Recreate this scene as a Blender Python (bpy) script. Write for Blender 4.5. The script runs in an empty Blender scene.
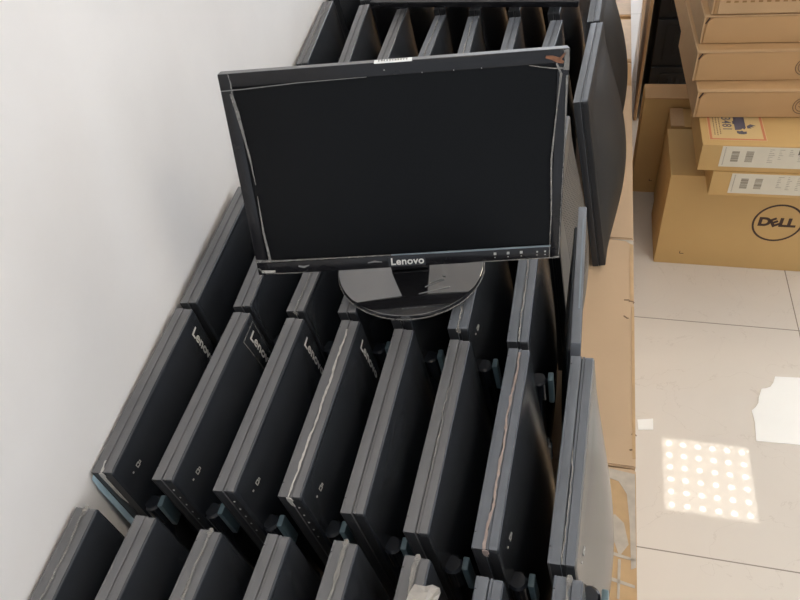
import bpy, bmesh, math, random
from mathutils import Vector, Matrix, Euler
random.seed(7)
scene = bpy.context.scene
COL = scene.collection
PI = math.pi

# ------------------------------------------------------------------ materials
def _nodes(name):
    m = bpy.data.materials.new(name); m.use_nodes = True
    nt = m.node_tree
    return m, nt, nt.nodes, nt.links, nt.nodes['Principled BSDF']

def mat(name, col, rough=0.5, spec=0.5, metal=0.0, noise=0.0, scale=30.0, bump=0.0, bscale=300.0, coat=0.0, ior=None, emit=None, estr=0.0, alpha=1.0, trans=0.0):
    m, nt, N, L, b = _nodes(name)
    b.inputs['Base Color'].default_value = (*col, 1)
    b.inputs['Roughness'].default_value = rough
    b.inputs['Specular IOR Level'].default_value = spec
    b.inputs['Metallic'].default_value = metal
    b.inputs['Coat Weight'].default_value = coat
    b.inputs['Coat Roughness'].default_value = 0.03
    b.inputs['Alpha'].default_value = alpha
    b.inputs['Transmission Weight'].default_value = trans
    if ior: b.inputs['IOR'].default_value = ior
    if emit:
        b.inputs['Emission Color'].default_value = (*emit, 1); b.inputs['Emission Strength'].default_value = estr
    tc = N.new('ShaderNodeTexCoord')
    if noise:
        n = N.new('ShaderNodeTexNoise'); n.inputs['Scale'].default_value = scale; n.inputs['Detail'].default_value = 5
        L.new(tc.outputs['Object'], n.inputs['Vector'])
        mx = N.new('ShaderNodeMix'); mx.data_type = 'RGBA'
        mx.inputs['A'].default_value = (*[c * (1 - noise) for c in col], 1)
        mx.inputs['B'].default_value = (*[min(1, c * (1 + noise)) for c in col], 1)
        L.new(n.outputs['Fac'], mx.inputs['Factor']); L.new(mx.outputs['Result'], b.inputs['Base Color'])
    if bump:
        n2 = N.new('ShaderNodeTexNoise'); n2.inputs['Scale'].default_value = bscale; n2.inputs['Detail'].default_value = 2
        L.new(tc.outputs['Object'], n2.inputs['Vector'])
        bp = N.new('ShaderNodeBump'); bp.inputs['Strength'].default_value = bump; bp.inputs['Distance'].default_value = 0.001
        L.new(n2.outputs['Fac'], bp.inputs['Height']); L.new(bp.outputs['Normal'], b.inputs['Normal'])
    return m

M = {}
M['bezel'] = mat('bezel_plastic', (.155, .157, .165), .42, .5, noise=.25, scale=25, bump=.05, bscale=900)
M['bezel_cool'] = mat('bezel_plastic_cool', (.142, .157, .182), .40, .5, noise=.25, scale=25, bump=.05, bscale=900)  # bezel copy with bluish reflected daylight put into its colour
M['bottom_edge'] = mat('bottom_edge_plastic', (.028, .030, .034), .35, .4, noise=.2, scale=25)  # darker copy of the bezel plastic, end-face shade put into the colour
M['seam'] = mat('seam_shadow_plastic', (.012, .012, .013), .6)
M['gloss'] = mat('glossy_black_plastic', (.010, .010, .012), .16, .35, noise=.3, scale=20)
M['screen'] = mat('dark_screen', (.0045, .005, .006), .24, .12, noise=.35, scale=6)
M['screen_store'] = mat('dark_screen_matte', (.015, .016, .018), .35, .4)
M['hinge'] = mat('hinge_plastic', (.022, .026, .034), .25, .6)
M['hinge_blue'] = mat('hinge_bluish_plate', (.13, .20, .23), .3, .6)
M['print'] = mat('pale_print', (.66, .66, .64), .5)
M['print_dim'] = mat('dim_print', (.40, .40, .39), .5)
M['print_grey'] = mat('grey_print', (.22, .22, .22), .5)
M['film'] = mat('white_film', (.60, .58, .55), .35, .6, noise=.35, scale=120, alpha=.85)
M['film_clear'] = mat('dusty_clear_film', (.36, .35, .33), .25, .6, noise=.4, scale=90, alpha=.5)
M['film_warm'] = mat('pinkish_film', (.42, .34, .31), .4, .5, noise=.4, scale=120, alpha=.75)
M['film_blue'] = mat('blue_film', (.48, .66, .78), .4, .4)
M['film_slate'] = mat('slate_blue_tape', (.27, .33, .38), .35, .5, alpha=.75)
M['sticker'] = mat('pale_blue_sticker', (.22, .29, .32), .4)
M['residue'] = mat('whitish_torn_tape', (.72, .64, .54), .35, .5, noise=.25, scale=60, alpha=.75)
M['scrap'] = mat('greyish_plastic_scrap', (.42, .40, .375), .4, .5, noise=.3, scale=60)
M['rust'] = mat('orange_tape_scrap', (.20, .08, .035), .5, noise=.5, scale=150)
M['basegloss'] = mat('mirror_black_base', (.012, .012, .014), .045, .5, ior=2.6)
M['card'] = mat('cardboard', (.52, .345, .19), .75, .25, noise=.07, scale=14, bump=.08, bscale=160)
M['card_pale'] = mat('cardboard_pale', (.60, .435, .285), .7, .25, noise=.07, scale=9, bump=.08, bscale=120)
M['card_dell'] = mat('cardboard_golden', (.55, .36, .15), .75, .25, noise=.05, scale=10, bump=.06, bscale=160)
M['card_lap'] = mat('cardboard_warm', (.50, .31, .15), .75, .25, noise=.05, scale=10, bump=.06, bscale=160)
M['card_edge'] = mat('cardboard_cut_edge', (.30, .175, .075), .85, .1, noise=.2, scale=200)
M['tape'] = mat('brown_packing_tape', (.56, .37, .19), .3, .5, noise=.25, scale=30)
M['ink'] = mat('brown_black_ink', (.055, .028, .018), .7)
M['ink_soft'] = mat('faded_ink', (.20, .125, .07), .8)
M['label'] = mat('white_label', (.62, .57, .46), .5, noise=.05, scale=40)
M['label_ink'] = mat('label_grey_ink', (.30, .26, .20), .7)
M['label_dark'] = mat('label_dark_ink', (.10, .085, .07), .7)
M['stick_cream'] = mat('cream_sticker', (.60, .44, .21), .5)
M['stick_red'] = mat('red_orange_border', (.55, .19, .09), .5)
M['stick_blue'] = mat('slate_violet_ink', (.09, .085, .12), .5)
M['paper'] = mat('white_paper', (.95, .97, .97), .6, noise=.03, scale=12)
M['black_case'] = mat('black_case_plastic', (.014, .015, .018), .5, .4, noise=.3, scale=12, bump=.3, bscale=60)
M['steel'] = mat('steel', (.5, .5, .5), .3, metal=1)
M['ceil'] = mat('ceiling_paint', (.80, .79, .77), .9)
M['lampframe'] = mat('lamp_frame_white', (.8, .8, .8), .5)

def shell_mat(name, col, vents=None, rough=.33, spec=.5):
    m, nt, N, L, b = _nodes(name)
    b.inputs['Roughness'].default_value = rough; b.inputs['Specular IOR Level'].default_value = spec
    tc = N.new('ShaderNodeTexCoord')
    n = N.new('ShaderNodeTexNoise'); n.inputs['Scale'].default_value = 9; n.inputs['Detail'].default_value = 6
    L.new(tc.outputs['Object'], n.inputs['Vector'])
    mx = N.new('ShaderNodeMix'); mx.data_type = 'RGBA'
    mx.inputs['A'].default_value = (*[c * .75 for c in col], 1); mx.inputs['B'].default_value = (*[c * 1.3 for c in col], 1)
    L.new(n.outputs['Fac'], mx.inputs['Factor'])
    out = mx.outputs['Result']
    n2 = N.new('ShaderNodeTexNoise'); n2.inputs['Scale'].default_value = 700
    L.new(tc.outputs['Object'], n2.inputs['Vector'])
    bp = N.new('ShaderNodeBump'); bp.inputs['Strength'].default_value = .06; bp.inputs['Distance'].default_value = .001
    L.new(n2.outputs['Fac'], bp.inputs['Height']); L.new(bp.outputs['Normal'], b.inputs['Normal'])
    if vents:                                   # perforation: a grid of dark round holes inside a rectangle (y0,y1,z0,z1) of the shell
        y0, y1, z0, z1, pitch = vents
        sx = N.new('ShaderNodeSeparateXYZ'); L.new(tc.outputs['Object'], sx.inputs[0])
        def math_(op, a, v=None):
            q = N.new('ShaderNodeMath'); q.operation = op
            if hasattr(a, 'links'): L.new(a, q.inputs[0])
            else: q.inputs[0].default_value = a
            if v is not None:
                if hasattr(v, 'links'): L.new(v, q.inputs[1])
                else: q.inputs[1].default_value = v
            return q.outputs[0]
        def cell(o):
            return math_('ABSOLUTE', math_('SUBTRACT', math_('FRACT', math_('DIVIDE', o, pitch)), .5))
        cy, cz = cell(sx.outputs[1]), cell(sx.outputs[2])
        d = math_('SQRT', math_('ADD', math_('MULTIPLY', cy, cy), math_('MULTIPLY', cz, cz)))
        hole = math_('LESS_THAN', d, .3)
        for o, lo, hi in ((sx.outputs[1], y0, y1), (sx.outputs[2], z0, z1)):
            hole = math_('MULTIPLY', hole, math_('MULTIPLY', math_('GREATER_THAN', o, lo), math_('LESS_THAN', o, hi)))
        m2 = N.new('ShaderNodeMix'); m2.data_type = 'RGBA'
        L.new(hole, m2.inputs['Factor']); L.new(out, m2.inputs['A']); m2.inputs['B'].default_value = (.004, .004, .004, 1)
        out = m2.outputs['Result']
        L.new(math_('ADD', math_('MULTIPLY', hole, .5), rough), b.inputs['Roughness'])
    L.new(out, b.inputs['Base Color'])
    return m
M['shell'] = shell_mat('rear_shell_plastic', (.028, .0315, .038), None, .26)
M['shell_vent'] = shell_mat('rear_shell_vented', (.085, .077, .066), (-.12, .12, .20, .44, .006), .4)  # lighter than the plain shell: its beige light is put into the colour
M['shell_dust'] = shell_mat('rear_shell_dusty', (.075, .070, .062), None, .24)  # warm copy of the shell, beige reflected light put into its colour
M['shell_dark'] = shell_mat('rear_shell_dark', (.016, .015, .014), (.075, .12, .05, .40, .006), .5, .15)

# floor: 0.8 m polished marble-look tiles
def floor_mat():
    m, nt, N, L, b = _nodes('floor_tiles')
    tc = N.new('ShaderNodeTexCoord'); sx = N.new('ShaderNodeSeparateXYZ'); L.new(tc.outputs['Object'], sx.inputs[0])
    def math_(op, a, v=None):
        q = N.new('ShaderNodeMath'); q.operation = op
        L.new(a, q.inputs[0])
        if v is not None:
            if hasattr(v, 'links'): L.new(v, q.inputs[1])
            else: q.inputs[1].default_value = v
        return q.outputs[0]
    def line(o, off):
        f = math_('FRACT', math_('DIVIDE', math_('SUBTRACT', o, off - 8.0), .8))
        return math_('LESS_THAN', math_('ABSOLUTE', math_('SUBTRACT', f, .5)), .0020)
    gx = line(sx.outputs[0], .715 - .4); gy = line(sx.outputs[1], 1.643 - .4)
    g = math_('MAXIMUM', gx, gy)
    n = N.new('ShaderNodeTexNoise'); n.inputs['Scale'].default_value = 1.6; n.inputs['Detail'].default_value = 6; n.inputs['Distortion'].default_value = 1.0
    L.new(tc.outputs['Object'], n.inputs['Vector'])
    r = N.new('ShaderNodeValToRGB')
    e = r.color_ramp.elements
    e[0].position = .3; e[0].color = (.69, .65, .60, 1); e[1].position = .7; e[1].color = (.75, .71, .66, 1)
    L.new(n.outputs['Fac'], r.inputs[0])
    v = N.new('ShaderNodeTexNoise'); v.inputs['Scale'].default_value = 2.3; v.inputs['Detail'].default_value = 8; v.inputs['Distortion'].default_value = 2.2
    L.new(tc.outputs['Object'], v.inputs['Vector'])
    vein = math_('LESS_THAN', math_('ABSOLUTE', math_('SUBTRACT', v.outputs['Fac'], .52)), .0022)
    mv = N.new('ShaderNodeMix'); mv.data_type = 'RGBA'; L.new(math_('MULTIPLY', vein, .2), mv.inputs['Factor'])
    L.new(r.outputs[0], mv.inputs['A']); mv.inputs['B'].default_value = (.42, .37, .32, 1)
    mg = N.new('ShaderNodeMix'); mg.data_type = 'RGBA'; L.new(g, mg.inputs['Factor'])
    L.new(mv.outputs['Result'], mg.inputs['A']); mg.inputs['B'].default_value = (.30, .27, .235, 1)
    L.new(mg.outputs['Result'], b.inputs['Base Color'])
    b.inputs['Roughness'].default_value = .02; b.inputs['Specular IOR Level'].default_value = .5
    return m
M['floor'] = floor_mat()

def wall_mat():
    m, nt, N, L, b = _nodes('wall_paint')
    tc = N.new('ShaderNodeTexCoord')
    n = N.new('ShaderNodeTexNoise'); n.inputs['Scale'].default_value = 2.2; n.inputs['Detail'].default_value = 7; n.inputs['Roughness'].default_value = .6
    L.new(tc.outputs['Object'], n.inputs['Vector'])
    r = N.new('ShaderNodeValToRGB'); e = r.color_ramp.elements
    e[0].position = .32; e[0].color = (.76, .735, .72, 1); e[1].position = .68; e[1].color = (.82, .80, .785, 1)
    L.new(n.outputs['Fac'], r.inputs[0]); L.new(r.outputs[0], b.inputs['Base Color'])
    b.inputs['Roughness'].default_value = .7; b.inputs['Specular IOR Level'].default_value = .3
    n2 = N.new('ShaderNodeTexNoise'); n2.inputs['Scale'].default_value = 60
    L.new(tc.outputs['Object'], n2.inputs['Vector'])
    bp = N.new('ShaderNodeBump'); bp.inputs['Strength'].default_value = .05; bp.inputs['Distance'].default_value = .002
    L.new(n2.outputs['Fac'], bp.inputs['Height']); L.new(bp.outputs['Normal'], b.inputs['Normal'])
    return m
M['wall'] = wall_mat()

PANEL_BASE, PANEL_DOT = 4.2, 32.0
def panel_mat():                               # 6 x 6 lit lenses behind a diffuser
    m, nt, N, L, b = _nodes('led_panel_light')
    tc = N.new('ShaderNodeTexCoord'); sx = N.new('ShaderNodeSeparateXYZ'); L.new(tc.outputs['Object'], sx.inputs[0])
    def math_(op, a, v=None):
        q = N.new('ShaderNodeMath'); q.operation = op
        L.new(a, q.inputs[0])
        if v is not None:
            if hasattr(v, 'links'): L.new(v, q.inputs[1])
            else: q.inputs[1].default_value = v
        return q.outputs[0]
    def cell(o): return math_('ABSOLUTE', math_('SUBTRACT', math_('FRACT', math_('DIVIDE', math_('ADD', o, .3), .1)), .5))
    cx, cy = cell(sx.outputs[0]), cell(sx.outputs[1])
    d = math_('SQRT', math_('ADD', math_('MULTIPLY', cx, cx), math_('MULTIPLY', cy, cy)))
    mr = N.new('ShaderNodeMapRange'); mr.interpolation_type = 'SMOOTHSTEP'
    mr.inputs['From Min'].default_value = .06; mr.inputs['From Max'].default_value = .25
    mr.inputs['To Min'].default_value = PANEL_DOT; mr.inputs['To Max'].default_value = PANEL_BASE
    L.new(d, mr.inputs['Value'])
    b.inputs['Base Color'].default_value = (.8, .8, .8, 1)
    b.inputs['Emission Color'].default_value = (1.0, .88, .72, 1)
    L.new(mr.outputs[0], b.inputs['Emission Strength'])
    return m
M['panel'] = panel_mat()

# ------------------------------------------------------------------ mesh helpers
def bm_new(): return bmesh.new()

def box(bm, x0, x1, y0, y1, z0, z1, bev=0.0, seg=2, mtx=None):
    r = bmesh.ops.create_cube(bm, size=1)
    vs = r['verts']
    for v in vs:
        v.co = Vector((x0 + (v.co.x + .5) * (x1 - x0), y0 + (v.co.y + .5) * (y1 - y0), z0 + (v.co.z + .5) * (z1 - z0)))
    if bev:
        es = list({e for v in vs for e in v.link_edges})
        r2 = bmesh.ops.bevel(bm, geom=es, offset=bev, segments=seg, profile=.6, affect='EDGES')
        vs = list({v for f in r2['faces'] for v in f.verts} | {v for v in vs if v.is_valid})
    if mtx:
        for v in vs: v.co = mtx @ v.co
    return vs

def lathe(bm, prof, seg=48, mtx=None):
    rings = []
    for r, z in prof:
        if r < 1e-6: rings.append([bm.verts.new((0, 0, z))])
        else: rings.append([bm.verts.new((r * math.cos(2 * PI * k / seg), r * math.sin(2 * PI * k / seg), z)) for k in range(seg)])
    for a, b in zip(rings, rings[1:]):
        for k in range(seg):
            k2 = (k + 1) % seg
            if len(a) == 1: bm.faces.new((a[0], b[k], b[k2]))
            elif len(b) == 1: bm.faces.new((a[k], b[0], a[k2]))
            else: bm.faces.new((a[k], b[k], b[k2], a[k2]))
    if mtx:
        for ring in rings:
            for v in ring: v.co = mtx @ v.co

def poly_prism(bm, pts, z0, z1):
    lo = [bm.verts.new((p[0], p[1], z0)) for p in pts]; hi = [bm.verts.new((p[0], p[1], z1)) for p in pts]
    n = len(pts)
    bm.faces.new(hi); bm.faces.new(lo[::-1])
    for k in range(n): bm.faces.new((lo[k], lo[(k + 1) % n], hi[(k + 1) % n], hi[k]))
    return lo + hi

def ribbon(bm, pts, wfun, t=.0008):            # a thin crumpled strip along pts (centre line), width along local x, lying flat with thickness
    prev = None
    for i, p in enumerate(pts):
        w = wfun(i)
        a = [bm.verts.new((p[0] - w / 2, p[1], p[2])), bm.verts.new((p[0] + w / 2, p[1], p[2] + random.uniform(0, .0008))),
             bm.verts.new((p[0] + w / 2, p[1], p[2] + t)), bm.verts.new((p[0] - w / 2, p[1], p[2] + t + random.uniform(0, .001)))]
        if prev:
            for k in range(4): bm.faces.new((prev[k], prev[(k + 1) % 4], a[(k + 1) % 4], a[k]))
        else: bm.faces.new(a[::-1])
        prev = a
    bm.faces.new(prev)

def finish(bm, name, smooth=False):
    bmesh.ops.recalc_face_normals(bm, faces=bm.faces)
    me = bpy.data.meshes.new(name); bm.to_mesh(me); bm.free()
    if smooth:
        for p in me.polygons: p.use_smooth = True
        try: me.set_sharp_from_angle(angle=math.radians(smooth if smooth is not True else 35))
        except Exception: pass
    return me

def link(name, me, material, parent=None):
    if material is not None and not me.materials: me.materials.append(material)
    o = bpy.data.objects.new(name, me); COL.objects.link(o)
    if parent is not None: o.parent = parent
    return o

def obj(name, bm, material, parent=None, smooth=False):
    return link(name, finish(bm, name, smooth), material, parent)

def tag(o, label, cat, group=None):
    o['label'] = label; o['category'] = cat
    if group: o['group'] = group
    return o

def empty(name, loc, rot=(0, 0, 0)):
    o = bpy.data.objects.new(name, None); COL.objects.link(o)
    o.empty_display_size = .05
    o.location = loc; o.rotation_euler = rot
    return o

def struct(o): o['kind'] = 'structure'; return o

def text_mesh(txt, size, depth=.0003, bold=.0, space=1.0, shear=0.0, mtx=None):
    cu = bpy.data.curves.new('lettering', 'FONT'); cu.body = txt; cu.size = size; cu.extrude = depth; cu.offset = bold * size
    cu.align_x = 'CENTER'; cu.align_y = 'CENTER'; cu.space_character = space; cu.shear = shear
    o = bpy.data.objects.new('lettering', cu); COL.objects.link(o)
    bpy.context.view_layer.update()
    me = bpy.data.meshes.new_from_object(o.evaluated_get(bpy.context.evaluated_depsgraph_get()))
    bpy.data.objects.remove(o); bpy.data.curves.remove(cu)
    me.materials.clear()
    if mtx is not None: me.transform(mtx)
    return me

def frame(o, x, y, z):                         # matrix with columns x, y, z at origin o
    m = Matrix.Identity(4)
    for c, v in enumerate((x, y, z, o)):
        for r in range(3): m[r][c] = v[r]
    return m

# ------------------------------------------------------------------ stored monitors (standing on one side, screen to -x, back shell to +x)
T = .0315
def bezel_mesh(Lm, H):
    bm = bm_new(); t0 = .0145
    box(bm, 0.0025, t0, -Lm / 2, Lm / 2, 0, H, .0018)
    # raised front rim round the screen
    for (ya, yb, za, zb) in ((-Lm / 2, -Lm / 2 + .02, 0, H), (Lm / 2 - .015, Lm / 2, 0, H), (-Lm / 2 + .02, Lm / 2 - .015, 0, .015), (-Lm / 2 + .02, Lm / 2 - .015, H - .015, H)):
        box(bm, 0, .003, ya, yb, za, zb, .0008, 1)
    return finish(bm, 'front_bezel', True)

def axis_steps(n, L, r=.008):
    s = [0, .0012, .003, .0055, .008]
    mid = [.008 + (L - .016) * k / n for k in range(1, n)]
    return s + mid + [L - v for v in s[::-1]]

def shell_mesh(Lm, H, bump=.03, x0=.0196, edge=T, power=.75, cy=0.0):
    bm = bm_new()
    ys, zs = axis_steps(22, Lm), axis_steps(26, H)
    r = .006
    def pos(y, z):
        dy, dz = min(y, Lm - y), min(z, H - z)
        if dy < r and dz < r:                   # round the outline's corners
            a, b = r - dy, r - dz; d = math.hypot(a, b); mx = max(a, b)
            if d > 1e-9: a, b = a * mx / d, b * mx / d
            dy, dz = r - a, r - b
            y = dy if y < Lm / 2 else Lm - dy; z = dz if z < H / 2 else H - dz
        return y, z
    def h(y, z):
        u, v = min(max((y - .010) / (Lm - .020), 0), 1), min(max((z - .010) / (H - .020), 0), 1)
        dome = (math.sin(PI * u) * math.sin(PI * v)) ** power if 0 < u < 1 and 0 < v < 1 else 0
        d = min(y, Lm - y, z, H - z)
        lip = -.0022 * max(0, 1 - d / .003) ** 2
        return edge + lip + bump * dome
    top = {}; bot = {}
    for i, y in enumerate(ys):
        for j, z in enumerate(zs):
            yy, zz = pos(y, z)
            top[i, j] = bm.verts.new((h(y, z), yy - Lm / 2, zz))
    ni, nj = len(ys), len(zs)
    for i in range(ni - 1):
        for j in range(nj - 1):
            bm.faces.new((top[i, j], top[i + 1, j], top[i + 1, j + 1], top[i, j + 1]))
    rim = [(i, 0) for i in range(ni)] + [(ni - 1, j) for j in range(1, nj)] + [(i, nj - 1) for i in range(ni - 2, -1, -1)] + [(0, j) for j in range(nj - 2, 0, -1)]
    low = [bm.verts.new((x0, top[k].co.y, top[k].co.z)) for k in rim]
    n = len(rim)
    for k in range(n):
        bm.faces.new((top[rim[k]], top[rim[(k + 1) % n]], low[(k + 1) % n], low[k]))
    bm.faces.new(low[::-1])
    return finish(bm, 'rear_shell', 30)

def seam_mesh(Lm, H):
    bm = bm_new(); box(bm, .0130, .0205, -Lm / 2 + .0028, Lm / 2 - .0028, .0028, H - .0028); return finish(bm, 'seam_band')

def lip_mesh(Lm, H):
    bm = bm_new(); box(bm, .0157, .0190, -Lm / 2 + .0007, Lm / 2 - .0007, .0007, H - .0007, .0005, 1); return finish(bm, 'seam_lip')

def screen_mesh(Lm, H):
    bm = bm_new(); box(bm, .0018, .0026, -Lm / 2 + .02, Lm / 2 - .015, .015, H - .015); return finish(bm, 'screen')

def bracket_mesh(Lm, H):
    bm = bm_new()
    box(bm, T - .004, T + .010, -Lm / 2 + .002, -Lm / 2 + .05, H / 2 - .075, H / 2 + .10, .004)
    for zc in (H / 2 - .06, H / 2 + .112):
        lathe(bm, [(0, -.022), (.010, -.022), (.013, -.019), (.013, .019), (.010, .022), (0, .022)], 20, Matrix.Translation((T + .008, -Lm / 2 + .012, zc)))
    return finish(bm, 'stand_bracket', 35)

def bracket_plate_mesh(Lm, H):
    bm = bm_new(); box(bm, T + .022, T + .030, -Lm / 2 + .003, -Lm / 2 + .020, H / 2 + .085, H / 2 + .140, .002); return finish(bm, 'hinge_plate', 35)

_cache = {}
def kind_meshes(Lm, H, bump, power, shellmat, bezmat):
    k = (Lm, H, bump, power, shellmat, bezmat)
    if k not in _cache:
        d = dict(front_bezel=(bezel_mesh(Lm, H), M[bezmat]), seam_band=(seam_mesh(Lm, H), M['seam']), seam_lip=(lip_mesh(Lm, H), M[bezmat]), screen=(screen_mesh(Lm, H), M['screen_store']),
                 rear_shell=(shell_mesh(Lm, H, bump, power=power), M[shellmat]), stand_bracket=(bracket_mesh(Lm, H), M['hinge']), hinge_plate=(bracket_plate_mesh(Lm, H), M['hinge_blue']))
        # the strip of the back shell that faces up and out shares the bezel's plastic: second material slot on the rim faces
        sm = d['rear_shell'][0]; sm.materials.append(M[shellmat]); sm.materials.append(M[bezmat])
        for p in sm.polygons:
            if abs(p.normal.x) < .5: p.material_index = 2 if p.normal.y < -.7 else 1      # lower edge faces get a darker copy, shade put into the colour
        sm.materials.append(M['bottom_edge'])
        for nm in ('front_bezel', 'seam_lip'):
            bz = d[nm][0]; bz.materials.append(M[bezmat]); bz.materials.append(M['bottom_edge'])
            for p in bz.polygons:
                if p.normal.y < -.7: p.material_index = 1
        _cache[k] = d
    return _cache[k]

LOGO = {}
def stored_monitor(name_label, group, near, far_or_rz, Lm=.303, H=.4575, lean=7.5, bump=.030, power=.75, shell='shell', bezel='bezel', logo=False, lock=False, buttons=False, bracket=True, film=None, z0=.4855, ztop=None, sticker=False):
    """near = (x, y) of the middle of the top strip at its near end, rz = turn about the vertical in degrees"""
    rz = math.radians(far_or_rz); th = math.radians(lean)
    Rm = Matrix.Rotation(rz, 3, 'Z') @ Matrix.Rotation(-th, 3, 'Y')
    c = Rm @ Vector((T / 2, -Lm / 2, H))
    loc = Vector((near[0] - c.x, near[1] - c.y, z0))
    e = empty('computer_monitor', loc, (0, -th, rz))
    tag(e, name_label, 'monitor', group)
    km = kind_meshes(Lm, H, bump, power, shell, bezel)
    sh = None
    for nm in ('front_bezel', 'seam_band', 'seam_lip', 'screen', 'rear_shell') + (('stand_bracket',) if bracket else ()):
        me, mt = km[nm]; o = link(nm, me, mt, e)
        if nm == 'rear_shell': sh = o
        if nm == 'stand_bracket':
            me2, mt2 = km['hinge_plate']; link('hinge_plate', me2, mt2, o)
    ye, xs = -Lm / 2, T + .0009
    if logo:
        key = 'logo'
        if key not in LOGO:
            LOGO[key] = text_mesh('Lenovo', .0245, .0003, .024, 1.05)
            LOGO[key].transform(frame((0, 0, 0), (0, 0, -1), (0, 1, 0), (1, 0, 0)))
        # follow the swelling of the shell under the lettering
        me = LOGO[key].copy()
        yc, zc = Lm / 2 - .029, H - .061
        for v in me.vertices:
            y, z = v.co.y + yc + Lm / 2, v.co.z + zc
            u, w = (y - .01) / (Lm - .02), (z - .01) / (H - .02)
            v.co.x += T + bump * (max(0, math.sin(PI * u)) * max(0, math.sin(PI * w))) ** power
            v.co.y += yc; v.co.z += zc
        link('logo_lettering', me, M['print'], sh)
    if lock:
        bm = bm_new()
        def surf(y, z):
            u, w = (y + Lm / 2 - .01) / (Lm - .02), (z - .01) / (H - .02)
            return T + bump * (max(0, math.sin(PI * u)) * max(0, math.sin(PI * w))) ** power
        y0, zc = ye + .033, H - .037
        # little padlock: body outline and shackle, then the slot beside it; laid onto the swelling shell
        for (a, b, c2, d2) in ((0, .006, -.0032, -.0022), (0, .006, .0022, .0032), (0, .001, -.003, .003), (.005, .006, -.003, .003), (.006, .0095, -.0019, -.0011), (.006, .0095, .0011, .0019), (.009, .0098, -.0019, .0019), (-.0105, -.0080, -.0011, .0011)):
            for v in box(bm, 0, .0008, y0 + a, y0 + b, zc + c2, zc + d2): v.co.x += surf(v.co.y, v.co.z) - .0001
        obj('lock_icon', bm, M['print_dim'], sh)
    if buttons:
        for k in range(5):
            bm = bm_new()
            lathe(bm, [(0, 0), (.0013, 0), (.0013, .0008), (0, .0008)], 12, frame((.0215, ye - .0006, H - .024 - .0188 * k), (1, 0, 0), (0, 0, 1), (0, 1, 0)))
            obj('button_icon', bm, M['print'], sh)
    if sticker:
        bm = bm_new(); yy, zz = Lm / 2 - .035, H - .115
        u, w = (yy + Lm / 2 - .01) / (Lm - .02), (zz - .01) / (H - .02)
        s = T + bump * (math.sin(PI * u) * math.sin(PI * w)) ** power
        box(bm, s - .006, s + .004, yy - .009, yy + .016, zz - .035, zz + .022, .001, 1)
        obj('paper_sticker', bm, M['sticker'], sh)
    if film:
        mt, y0, y1, wid, hang = film
        bm = bm_new(); pts = []; n = max(6, int((y1 - y0) * Lm / .006))
        xo = .0162; wob = 0
        for k in range(n + 1):
            wob = wob * .8 + random.uniform(-.0011, .0011)
            pts.append((xo + wob, ye + Lm * (y0 + (y1 - y0) * k / n), H + .0002 + random.uniform(0, .0008)))
        ribbon(bm, pts, lambda i: wid * random.uniform(.45, 1.3))
        if hang and y0 <= .02:                  # a loose end hanging over the near edge
            q = bm_new()
            m = frame((xo, ye - .0012, H), (1, 0, 0), (0, 0, -1), (0, 1, 0))
            P2 = [(-.003, -.001), (.003, -.001), (.004, .006), (.0015, .010), (.002, hang), (-.002, hang * .8), (-.0035, .006)]
            vs = poly_prism(bm, P2, -.0006, .0006)
            for v in vs: v.co = m @ v.co
            q.free()
        if hang and y1 >= .98:                  # or a torn tuft at the far end
            vs = poly_prism(bm, [(-.0035, -.003), (.002, -.010), (.004, .0), (.002, .0035), (-.002, .003)], H, H + .0025)
            for v in vs: v.co = Vector((v.co.x + xo, v.co.y + Lm / 2 - .002, v.co.z))
        obj('torn_film', bm, M[mt], e)
    return e

GA = 'monitors stored on edge in the second row from the front'
GB = 'monitors stored on edge in the front row'
GC = 'monitors stored on edge in the third row, below the standing monitor'
GD = 'larger monitors stored on edge in the row behind the standing monitor'
GE = 'monitors stored on edge in the farthest row'
# second row: near end of each top strip
A = [(-.570, .351, 5.2), (-.484, .356, 2.6), (-.396, .3545, 1.8), (-.3095, .361, 1.3), (-.2255, .3535, .9), (-.145, .343, -.3), (-.064, .3375, -1.3), (.0205, .335, -1.8)]
al = ['black monitor on edge against the wall, lettering on its back, blue film at its foot',
      'black monitor on edge whose back lettering sits inside a clear tape rectangle',
      'black monitor on edge with back lettering and clean seam, right of the tape-rectangle one',
      'black monitor on edge with crinkled white film down its seam and lettering on its back',
      'black monitor on edge directly in front of the round stand base, no lettering',
      'plain black monitor on edge between the base-front one and the pinkish-film one',
      'black monitor on edge with pinkish torn film along its seam',
      'outermost black monitor of the second row, beige-lit swollen back above the taped carton']
aopt = [dict(logo=True, lock=True, lean=4, film=('film', 0, .06, .0025, .075)), dict(logo=True, lock=True, buttons=True), dict(logo=True, lock=True, buttons=True),
        dict(logo=True, lock=True, buttons=True, film=('film', 0, .93, .0026, .02)), dict(), dict(film=('film_clear', .3, .7, .0012, 0)),
        dict(lock=True, film=('film_warm', 0, .97, .0034, .014), bezel='bezel_cool', shell='shell'), dict(lock=True, bezel='bezel_cool', shell='shell_dust', bump=.026, power=.75, film=('film_clear', 0, .5, .0014, 0))]
amons = []
for (x, y, rz), lb, op in zip(A, al, aopt):
    kw = dict(lean=7.5); kw.update(op)
    amons.append(stored_monitor(lb, GA, (x, y), rz, **kw))
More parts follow.
